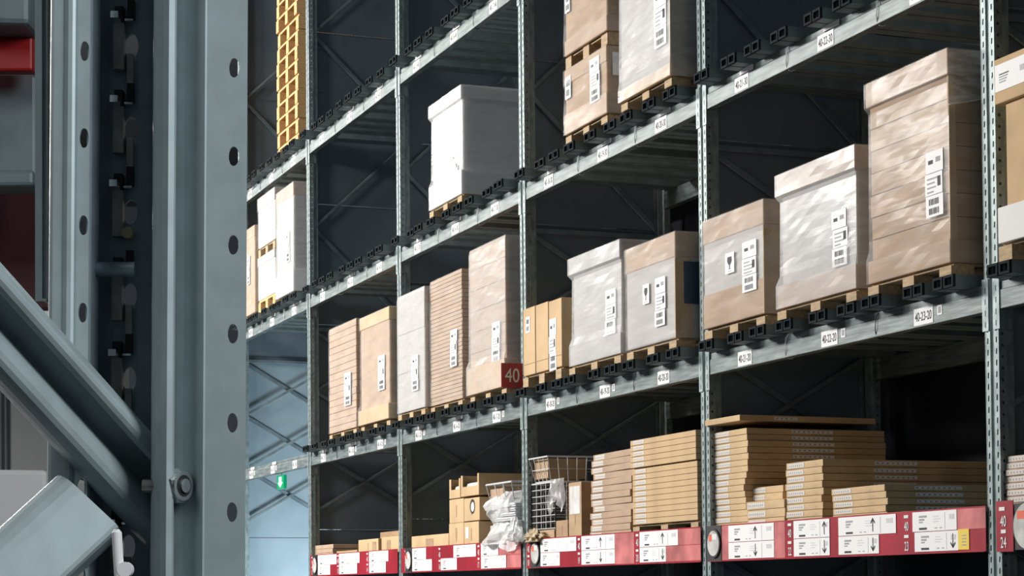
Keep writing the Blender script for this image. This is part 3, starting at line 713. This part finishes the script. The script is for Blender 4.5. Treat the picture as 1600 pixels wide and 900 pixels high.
# packs on the low pallet left of the second post
xa, xb = at(989, 815, Y1)[0], at(1091, 815, Y1)[0]
pallet((xa, Y1, ZS), xb-xa, .9, 'low pallet under the squared stack left of the second post', h=.066)
random.seed(9)
zt = at(1091, 671, Y1)[1]; zb = ZS+.066; n = 15; h = (zt-zb-.006)/n
for k in range(n):
    up_ = k >= 10
    flat_pack(xa+(-.006 if up_ else 0), xb+(.0 if up_ else -.006), Y1-(.01 if up_ else 0), .85, zb+k*h+(.006 if up_ else 0), h, 'golden flat pack in the squared stack on the pallet, %s' % ('topmost' if k == n-1 else ordinal(n-1-k)+' from the top'), 'flat packs squared on the pallet', 'card2', (.05, .22), (.3, .5), rz=0)
stack(921, 984, 701, 13, .75, 'pinkish brown flat pack in the untidy leaning stack', 'flat packs of the untidy stack', mt='cardp', jx=.02, seed=11, st=(.05, .30), side=None, tilt=.010, lean=.002)
# right edge stack
stack(1571, 1660, 703, 8, .9, 'pale printed flat pack stacked at the right edge', 'pale flat packs at the right edge', mt='flatp', seed=12, st=(.02, .6), side=None, Y=Y1-.01, jx=.012)
# small things left end
stack(492, 520, 850, 3, .45, 'thin flat pack at the left end of the picking shelf', 'flat packs at the left end', seed=13, st=None, side=None, Y=Y1, mt='cardp')
flat_pack(at(526, 860, Y1)[0], at(558, 860, Y1)[0], Y1, .45, ZS, .045, 'single low flat pack beside the left end stack', 'flat packs at the left end', 'card', None, None)
def carton(pa, pb, pyt, dp, label, mt='card2', Y=Y1, zb=ZS, open_=False, group='small cartons on the picking shelf', mark=None, rz=0, hole=False):
    xa = at(pa, pyt, Y)[0]; xb = at(pb, pyt, Y)[0]; zt = at(pb, pyt, Y)[1]; wv = xb-xa; h = zt-zb
    t = empty('carton', ((xa+xb)/2, Y+dp/2, zb), label, 'carton', group, rz)
    if not open_:
        MB().box((-wv/2, -dp/2, .001), (wv/2, dp/2, h-.001)).build('carton_body', mt, t, bevel=.004)
        MB().box((-.012, -dp/2-.0012, h*.25), (.010, -dp/2-.0003, h*.75)).build('seam_tape', 'cardd', t)
    else:
        q = MB(); e = .006; lo = h*.45
        q.box((-wv/2, -dp/2, .001), (wv/2, dp/2, .01)); q.box((-wv/2, -dp/2, .01), (wv/2, -dp/2+e, lo)); q.box((-wv/2, dp/2-e, .01), (wv/2, dp/2, h))
        q.box((-wv/2, -dp/2+e, .01), (-wv/2+e, dp/2-e, h)); q.box((wv/2-e, -dp/2+e, .01), (wv/2, dp/2-e, h)); q.box((-wv/2, -dp/2, lo), (-wv/2+.04, -dp/2+e, h)); q.box((wv/2-.03, -dp/2, lo), (wv/2, -dp/2+e, h))
        q.build('carton_body', mt, t)
        MB().box((-wv/2+.03, -dp/2+.03, .012), (wv/2-.03, dp/2-.1, lo+.03)).build('white_contents', 'white', t, bevel=.02)
    if mark: MB().box((mark[0]*wv-wv/2, -dp/2-.0016, mark[2]*h), (mark[1]*wv-wv/2, -dp/2-.0004, mark[3]*h)).build('carton_mark', mark[4], t)
    if hole:
        q = MB(); q.tube((0.02, -dp/2-.002, h*.62), (0.02, -dp/2-.0002, h*.62), .055, 20, 0); q.tube((0.03, -dp/2-.004, h*.60), (0.03, -dp/2-.002, h*.60), .036, 20, 1); q.build('hand_hole', ['black', 'white'], t)
    return t
carton(560, 591, 841, .5, 'small golden carton left of the fourth post, second from the left', mark=(.7, .9, .2, .8, 'cardd'))
carton(596, 624, 837, .5, 'small golden carton just left of the fourth post', mark=(.3, .5, .2, .8, 'cardd'))
carton(594, 632, 828, .45, 'dull brown carton lying behind the two small golden ones', 'cardd', Y=Y1+.55, zb=ZS)
carton(643, 701, 833, .36, 'long low golden carton right of the fourth post', mark=(.40, .6, .25, .75, 'cardd'))
# tower of open cartons
z1c = at(725, 817, Y1)[1]; z2c = at(725, 778, Y1)[1]; zt3 = at(748, 738, Y1)[1]
carton(701.5, 724.5, 816, .5, 'lower left carton of the open carton tower', mark=(.45, .55, .4, .8, 'cardd'))
carton(725, 748, 814, .5, 'lower right carton of the open carton tower', mark=(.12, .32, .35, .8, 'white'))
carton(702, 724.5, 778, .5, 'middle left carton of the open carton tower', zb=z1c+.004)
carton(725, 749, 776, .5, 'middle right carton with the round hand hole in the tower', zb=z1c+.008, hole=True)
carton(702, 719, 747, .5, 'top left open carton with white goods in the tower', zb=z2c+.006, open_=True)
carton(720, 748, 739, .95, 'top right deep open carton with white goods in the tower', zb=z2c+.010, open_=True)

# ------------------------------------------------------------------ wire goods
def wire_basket(x0, x1, y0, y1, z0, z1, label, mt='wire', n=6, nd=8, nz=3, taper=.03, r=.0032, group='white wire baskets', rim=.006):
    t = empty('wire_basket', ((x0+x1)/2, (y0+y1)/2, z0), label, 'wire basket', group)
    a, b, h = (x1-x0)/2, (y1-y0)/2, z1-z0
    def P(u, v, k): s = 1-taper*2*(1-k)*.5/a if a else 1; return (u*(a-taper*(1-k)), v*(b-taper*(1-k)), h*k)
    q = MB(); c = [P(-1, -1, 1), P(1, -1, 1), P(1, 1, 1), P(-1, 1, 1), P(-1, -1, 1)]; q.path(c, rim, 6); q.build('rim', mt, t)
    q = MB()
    for k in range(n+1):
        u = -1+2*k/n
        for v in (-1, 1): q.tube(P(u, v, 0), P(u, v, 1), r, 4)
        q.tube(P(u, -1, 0), P(u, 1, 0), r, 4)
    for k in range(nd+1):
        v = -1+2*k/nd
        for u in (-1, 1): q.tube(P(u, v, 0), P(u, v, 1), r, 4)
    for j in range(nz):
        k = j/nz; c = [P(-1, -1, k), P(1, -1, k), P(1, 1, k), P(-1, 1, k), P(-1, -1, k)]; q.path(c, r, 4)
    q.build('wire_mesh', mt, t); return t
def X(px, py=800, Y=Y1): return at(px, py, Y)[0]
def Z(px, py, Y=Y1): return at(px, py, Y)[1]
# bay 18: cage, baskets, paper
xa, xb = X(831.5), X(868)
z0_, z1_ = ZS+.09, Z(868, 750)
wire_basket(xa, xb, Y1, Y1+.5, z0_, z1_-.01, 'tall white wire cage right of the 40 sign post', n=5, nd=6, nz=7, taper=0, r=.003)
carton(829, 866, 827, .5, 'low golden carton under the white wire cage', 'card', zb=ZS)
carton(868.5, 887, 812, .35, 'dark brown carton beside the wire cage', 'cardd', zb=ZS)
carton(888, 908, 752, .5, 'upright carton with torn white film behind the wire cage', 'card', zb=ZS, mark=(.1, .9, .45, .93, 'bag'))
q = MB(); zz0 = z1_+.002
wire_basket(xa, X(861), Y1-.02, Y1+.62, zz0, Z(860, 713), 'upper white wire basket lying on the cage', n=4, nd=9, nz=2, taper=.035)
tb = carton(833, 856, 716, .28, 'brown box inside the upper wire basket', 'card', Y=Y1+.02, zb=zz0+.02)
def blob(name, label, cat, cx, cy, zb, rx_, ry_, h, mt, seed, lumps=.25, n=22, m_=12, top=.35, group=None):
    random.seed(seed); t = MB(); ph = [random.uniform(0, 6.28) for _ in range(8)]
    for j in range(m_+1):
        v = j/m_; rr = (1-(1-top)*v**1.5)*(.85+.15*math.sin(v*9+ph[0]))
        for k in range(n):
            a = 2*math.pi*k/n; e = 1+lumps*(.4*math.sin(3*a+ph[1]+v*4)+.35*math.sin(7*a+ph[2]-v*9)+.25*math.sin(12*a+ph[3]+v*15))+random.uniform(-.05, .05)*lumps*2
            ca, sa = math.cos(a), math.sin(a); sq = 1/max(abs(ca), abs(sa))**.6
            t.v.append((rx_*rr*e*ca*sq, ry_*rr*e*sa*sq, h*v+random.uniform(-.01, .01)*(0 < j)))
    for j in range(m_):
        for k in range(n): t.f.append((j*n+k, j*n+(k+1) % n, (j+1)*n+(k+1) % n, (j+1)*n+k)); t.mi.append(0)
    t.f.append(tuple(range(m_*n, m_*n+n))); t.mi.append(0); t.f.append(tuple(range(n-1, -1, -1))); t.mi.append(0)
    o = t.build(name, mt, loc=(cx, cy, zb)); return tag(o, label, cat, group)
blob('kraft_paper', 'crumpled brown kraft paper spilling over the shelf edge by the wire cage', 'packing paper', X(846), Y1-.055, ZS+.002, .17, .05, .085, 'kraft', 5, .5)
blob('plastic_sheet', 'clear plastic sheet bunched on the shelf beside the 40 sign post', 'plastic film', X(820), Y1-.075, ZS+.01, .09, .045, .17, 'bag', 6, .6)
# film hanging from the cage
q = MB(); xh0, xh1 = X(866), X(886); zt_ = z1_+.004; random.seed(4)
N = 10; Mh = 12
for k in range(N):
    for j in range(Mh):
        def fp(u, v):
            return (xh0+(xh1-xh0)*u+.012*math.sin(v*8+u*3), Y1-.02-.018*math.sin(u*22+v*3)-.02*v, zt_-(zt_-ZS-.17-.1*math.sin(u*3))*v)
        q.quad(fp(k/N, j/Mh), fp((k+1)/N, j/Mh), fp((k+1)/N, (j+1)/Mh), fp(k/N, (j+1)/Mh))
tag(q.build('hanging_film', 'bag'), 'clear film hanging down at the right side of the wire cage', 'plastic film')
# bay 15-17: basket stack in plastic
xa, xb = X(760), X(800)
wire_basket(xa, xb, Y1, Y1+.5, Z(781, 787), Z(781, 755), 'topmost white wire basket of the bagged pile', n=3, nd=4, nz=1, taper=.03, r=.004, rim=.007)
carton(766, 786, 762, .3, 'brown insert inside the topmost basket of the bagged pile', 'cardp', Y=Y1+.03, zb=Z(781, 786)+.012)
zz = [788, 795, 802, 809]
for k, py in enumerate(zz):
    zc = Z(790, py)
    t = empty('shelf_tray', (X(787), Y1+.24, zc-.02), 'white tray in the bagged pile, %s from the top' % ordinal(k), 'tray', 'white trays in plastic')
    a, b = .24, .24; MB().box((-a, -b, .0), (a, b, .006)).build('tray_base', 'white', t)
    MB().path([(-a, -b, .016), (a, -b, .016), (a, b, .016), (-a, b, .016), (-a, -b, .016)], .008, 6).build('rim', 'wire', t)
carton(766, 780, 820, .32, 'grey carton on its side under the white trays', 'greyc', zb=ZS, Y=Y1+.04)
carton(783, 799, 820, .32, 'second grey carton under the white trays, nearer the 40 sign post', 'greyc', zb=ZS, Y=Y1+.04)
blob('plastic_bag', 'clear plastic bag wrapped around the pile of white wire baskets', 'plastic film', X(780), Y1+.24, ZS+.004, .33, .33, Z(780, 768)-ZS, 'bag', 8, .16, top=.80)
q = MB(); xh0, xh1 = X(783, 850, YS), X(816, 850, YS); N = 10
for k in range(N):
    for j in range(5):
        def fp(u, v): return (xh0+(xh1-xh0)*u, YS-.012-.012*math.sin(u*15)-.01*v, ZS+.025-(.03+.05*math.sin(u*3.1))*v)
        q.quad(fp(k/N, j/5), fp((k+1)/N, j/5), fp((k+1)/N, (j+1)/5), fp(k/N, (j+1)/5))
tag(q.build('hanging_film', 'bag'), 'white film flap folded over the red strip under the bagged pile', 'plastic film')
# leaning wire panel
xa, xb = X(675, 800, Y1+.5), X(700, 800, Y1+.5); zt_ = Z(700, 765, Y1+.5)
t = empty('wire_shelf', (xa, Y1+.62, ZS), 'dark grey wire shelf grid leaning against the carton tower', 'wire shelf')
q = MB(); wv = xb-xa; hh = zt_-ZS
for k in range(5): q.tube((0, -.2+k*.1, .002), (wv-.01, -.2+k*.1, hh), .004, 5)
for k in range(9): u = k/8; q.tube((u*(wv-.01), -.2, .002+u*hh), (u*(wv-.01), .2, .002+u*hh), .003, 5)
q.build('wire_mesh', 'greyp', t)

# ------------------------------------------------------------------ signs
xs = UX(2)+.06
ya, za_ = atx(783, 567, xs); yb, zb_ = atx(817, 606, xs)
t = empty('aisle_number_sign', (xs, (ya+yb)/2, zb_), 'red square sign reading 40 on the third post', 'sign')
zc = (za_-zb_)/2; wv = (yb-ya)/2
MB().box((-.003, -wv, 0), (.003, wv, za_-zb_)).build('sign_board', 'red', t)
q = MB(); add_text(q, '40', (.0045, 0, zc), .135, (0, 1, 0), EZ, 0, .80); q.build('lettering', 'white', t)
MB().box((-.008, wv-.01, .02), (-.003, wv+.08, .05)).build('bracket', 'support', t)
q = MB(); q.path([(0, wv, zc), (.005, wv+.05, zc+.01), (.01, wv+.11, zc+.035)], .004, 5).build('fixing_wire', 'black', t)
# exit sign under the passage beam
Yx = D0+.03; xa, z1_ = at(432.5, 744, Yx); xb, z0_ = at(443.5, 763, Yx)
t = empty('exit_sign', ((xa+xb)/2, Yx, z0_), 'small green lit exit sign with a white arrow below the far beam', 'sign')
wv = (xb-xa)/2; h = z1_-z0_
MB().box((-wv, 0, 0), (wv, .03, h)).build('sign_case', 'green', t)
q = MB(); q.box((-.18*wv*2, -.002, .45*h), (.18*wv*2, -.0003, .88*h)); q.quad((-.7*wv, -.002, .47*h), (0, -.002, .1*h), (.7*wv, -.002, .47*h)); q.build('arrow', 'glow', t)
MB().tube((0, .015, h), (0, .015, L20-z0_), .004, 6).build('hanger', 'support', t)

# ------------------------------------------------------------------ foreground rack, 1.17 m from the camera
HR = Vector((RT.x, RT.y, 0)).normalized(); HF = Vector((-HR.y, HR.x, 0))
def cp(px, py, dep):
    return Vector((0, 0, EYE))+ray(px, py)*dep
DF = 1.17; PXM = DF/F
cen = cp(312, 450, DF); cen_xy = Vector((cen.x, cen.y, 0))
rzf = math.atan2(HR.y, HR.x)
TILT = .0092
t = empty('pallet_rack', (cen.x, cen.y, 0), 'large grey perforated steel post with two braces filling the left foreground', 'rack post', rz=rzf)
t.rotation_mode = 'XYZ'; t.rotation_euler = (0, TILT, rzf)
shift = cen.z*math.sin(TILT)
t.location = cen_xy-HR*shift
def u(px, v=0.0): return ((px-800)*(DF+v)+488*DF)/F
Hf = 2.9; z382 = cen.z+(450-382)*PXM; z342 = cen.z+(450-342)*PXM; PT = 139.4*PXM
def r_in(x, y): return (x, y)
# right flange: perforated face, step, shoulder, rolled lip
b = MB()
b.perf((u(321), 0, 0), (1, 0, 0), u(384)-u(321), 0.02, Hf, PT, z382 % PT, .0031, .0056, u(364)-u(321), (0, -1, 0), t=.0022, n=24)
b.build('perforated_flange', 'steel_fg', t)
b = MB(); b.sheet([(u(384, 0), 0), (u(384.6, .0005), .0005), (u(385, .002), .002), (u(385, .050), .050)], .02, Hf, .002); b.build('outer_wall', 'steel_fg', t)
b = MB(); b.sheet([(u(322, .0002), .0002), (u(320, .0012), .0012), (u(318, .0038), .0038), (u(310, .0075), .0075), (u(290, .0130), .0130), (u(272, .0165), .0165), (u(270, .0150), .0150), (u(269.5, .0060), .0060), (u(269, -.005), -.005), (u(267.5, -.0070), -.0070), (u(264, -.0076), -.0076), (u(256, -.0050), -.0050), (u(248, -.0010), -.0010), (u(244, .0025), .0025), (u(242, .0070), .0070), (u(241, .075), .075)], .02, Hf, .0015)
b.build('recessed_flange', 'steel_fg', t, smooth=False)
# web with keyhole slots at the back of the channel
b = MB(); zs_ = z342 % PT
b.perf((u(150, .075), .075, 0), (1, 0, 0), u(243, .075)-u(150, .075), .02, Hf, PT, zs_+.018, .0042, .0075, u(203, .075)-u(150, .075), (0, -1, 0), t=.003, n=16)
b.build('slotted_web', 'steel_in', t)
# left flange with rolled front
b = MB(); b.sheet([(u(150, .075), .075), (u(150, .050), .050), (u(139, .034), .034), (u(138, .026), .026), (u(134, .0225), .0225)], .02, Hf, .0015); b.build('inner_wall', 'steel_in', t)
b = MB()
b.perf((u(113, .019), .0190, 0), (1, 0, 0), u(138, .019)-u(113, .019), 0.02, Hf, PT, z342 % PT, .0028, .0058, u(129.5, .019)-u(113, .019), (0, -1, 0), t=.0022, n=24)
b.build('perforated_flange', 'steel_fg', t)
b = MB(); b.sheet([(u(113.5, .0190), .0190), (u(110, .0182), .0182), (u(106, .0182), .0182), (u(102, .0194), .0194), (u(98, .0208), .0208), (u(84, .0220), .0220), (u(81, .0235), .0235), (u(80, .027), .027), (u(80, .070), .070)], .02, Hf, .0015); b.build('rolled_lip', 'steel_fg', t)
# hooks of the connector showing through the slots
hk = MB()
for k in range(-12, 8):
    zc = z342+k*PT
    hk.box((u(176, .07), .067, zc+.002), (u(192, .07), .0735, zc+.030), 0)
    hk.box((u(178, .07), .0660, zc+.0305), (u(191, .07), .0735, zc+.040), 3); hk.box((u(196, .07), .0700, zc-.018), (u(207, .07), .0735, zc-.006), 3)
    hk.box((u(177, .07), .055, zc+.030), (u(189, .07), .0735, zc+.034), 1)
    hk.box((u(196, .07), .070, zc-.006), (u(206, .07), .0735, zc+.012), 0) if k % 3 else hk.tube((u(200, .07), .065, zc+.004), (u(200, .07), .0735, zc+.004), .0035, 16, 2)
    hk.box((u(193, .07), .0675, zc-.0195), (u(206, .07), .0735, zc-.0182), 1)
hk.build('connector_hook', ['hook', 'bolt', 'kraft', 'black'], t)
def loc_(px, py, dy): return (u(px, dy), dy, cen.z+(450-py)*PXM)
# spacer pin
pn = MB(); pn.tube(loc_(143, 401, .045), loc_(211, 401, .045), .0044, 20); pn.build('spacer_pin', 'brace', t, smooth=False)
# bolt with nut
bt = MB(); bt.tube(loc_(225, 759, .004), loc_(268, 759, .004), .0038, 16)
bt.build('bolt_shank', 'bolt', t)
A_ = Vector(loc_(269, 759, .000)); Bx = Vector(loc_(289, 761, .000))
ax = Vector((.86, -.50, -.02)).normalized()
nt_ = MB(); s0_ = A_+Vector((.0008, .0020, 0)); nt_.tube(s0_-ax*.002, s0_+ax*.0062, .0100, 6, 0); nt_.tube(s0_+ax*.0062, s0_+ax*.0080, .0086, 24, 0)
nt_.tube(s0_+ax*.0080, s0_+ax*.0082, .0062, 24, 1); nt_.tube(s0_+ax*.0078, s0_+ax*.0096, .0040, 20, 0)
nt_.build('lock_nut', ['bolt', 'black'], t, bevel=.0008)
# lower edge of the bolt's washer
# first brace: open channel coming toward the camera, up to the left
FGT = t
def brace(pA, dA, pB, dB, prof, name, label, mt='steel_fg', skew=False):
    A = cp(*pA, dA); B = cp(*pB, dB); d = (B-A).normalized()
    e2 = FW - d*FW.dot(d); e2.normalize(); e1 = d.cross(e2)
    if e1.z > 0: e1 = -e1                       # e1 runs downwards across the profile
    q = MB().extrude([(a*PXM, b) for a, b in prof], A, B, e1, e2); n = len(prof)
    if skew:
        for k in range(n):
            p = Vector(q.v[k]); q.v[k] = tuple(p-d*((p-A).dot(HR)/d.dot(HR)))
    bpy.context.view_layer.update(); inv = FGT.matrix_world.inverted()
    q.v = [tuple(inv @ Vector(p)) for p in q.v]
    return q.build(name, mt, FGT)
pr = [(0, .020), (-.5, .006), (1, .002), (4, 0), (9, -.0012), (16, -.0012), (22, 0), (25, .002), (26, .016),
      (28, .019), (62, .021), (65, .019), (66, .003), (68, -.001), (72, -.0040), (78, -.0062), (86, -.0076), (94, -.0074), (102, -.0056), (110, -.0026), (118, .0020), (125, .0080), (130, .016), (131, .024)]
k_ = 1.0
off = 0
def line_pt(x): return 420+1.124*x
b1 = brace((240, line_pt(240)), 1.183, (-190, line_pt(-190)), 1.040, pr, 'diagonal_brace', '', skew=True)
def line2(x): return 728+.90*(95-x)
pr2 = [(0, .022), (1, .012), (5, .007), (12, .0035), (22, .0012), (34, .0002), (50, 0), (125, 0), (131, .001), (134, .004), (135, .020), (135, .024), (0, .026)]
b2 = brace((90, line2(90)), 1.172, (-150, line2(-150)), 1.120, pr2, 'flat_brace', '')
# white clip
t2 = cp(190, 860, 1.12)
wc = MB(); c = Vector((0, 0, 0)); r_ = .0028
def cc(px, py): return HR*((px-190)*1.12/F)+Vector((0, 0, (860-py)*1.12/F))
wc.tube(cc(182.5, 832), cc(188, 930), .0028, 16)
wc.tube(cc(182.5, 832)+HF*-.0, cc(182.3, 827), .0028, 16, r2=.0014)
q = cc(196, 890); wc.tube(q-HF*.003, q+HF*.003, .0042, 24)
tag(wc.build('plastic_clip', 'white', loc=t2), 'white plastic clip sticking up in front of the big post', 'clip')
# narrow connector strip left of the post
p_ = cp(62, 470, 1.26); s = 1.26/F
st = MB(); zt_ = 2.9-p_.z
st.box((-7*s, 0, 0), (4*s, .003, zt_)); st.box((4*s, .003, .0), (11*s, .034, zt_)); st.box((11*s, .030, .0), (23*s, .034, zt_)); st.box((4*s, -.001, -.0002), (11*s, .003, .0012))
o = st.build('connector_strip', ['steel_fg'], loc=p_); o.rotation_euler.z = rzf
tag(o, 'narrow grey strip standing just left of the big post', 'rack post')
# things further back at the left edge
def slab(px0, px1, py0, py1, dep, thick, name, mt, label, cat, sk=0, bevel=.003, extra=None):
    p = cp(px0, py1, dep); s = dep/F; wv = (px1-px0)*s; h = (py1-py0)*s
    o_ = MB()
    n = [(0, 0, 0), (wv, 0, -sk*s), (wv, thick, -sk*s), (0, thick, 0), (0, 0, h), (wv, 0, h-sk*s), (wv, thick, h-sk*s), (0, thick, h)]
    o_.v += n
    for q_ in ((0, 3, 2, 1), (4, 5, 6, 7), (0, 1, 5, 4), (1, 2, 6, 5), (2, 3, 7, 6), (3, 0, 4, 7)): o_.f.append(q_); o_.mi.append(0)
    if extra: extra(o_, s, wv, h)
    ob = o_.build(name, mt, loc=p, bevel=bevel); ob.rotation_euler.z = rzf
    return tag(ob, label, cat)
slab(-160, 46, -150, 32, 2.2, .06, 'load_beam', 'steel_far', 'blue-grey beam end at the top left corner', 'rack beam', sk=8, bevel=.006)
slab(-160, 51, 34, 112, 2.25, .02, 'red_strip', 'rfg', 'bright red strip at the top left edge', 'label strip', sk=0)
def lip(o_, s, wv, h): o_.box((0, -.012, -.002), (wv, .0, 22*s))
slab(-160, 56, 116, 292, 2.3, .05, 'load_beam', 'steel_far', 'blue-grey beam with a lower lip between the two red boards', 'rack beam', bevel=.004, extra=lip)
slab(-160, 78, 292, 486, 2.45, .03, 'red_board', 'dred', 'dark red board behind the left edge, below the grey beam', 'board')
slab(-160, 78, 487, 505, 2.44, .03, 'white_edge_board', 'whitec', 'thin white edge under the dark red board', 'board')
def straps(o_, s, wv, h):
    for k in (164, 173): o_.box((k*s, -.006, 0), ((k+4)*s, -.0005, h-.03), 1)
slab(-160, 92, 506, 738, 2.7, .5, 'strapped_load', ['greyw', 'ink'], 'grey carton load with two dark straps behind the braces', 'wrapped load', bevel=.01, extra=straps)
slab(-160, 74, 732, 960, 2.5, .5, 'white_box', 'whitec', 'large white box at the left edge below the strapped load', 'carton', sk=4, bevel=.006)
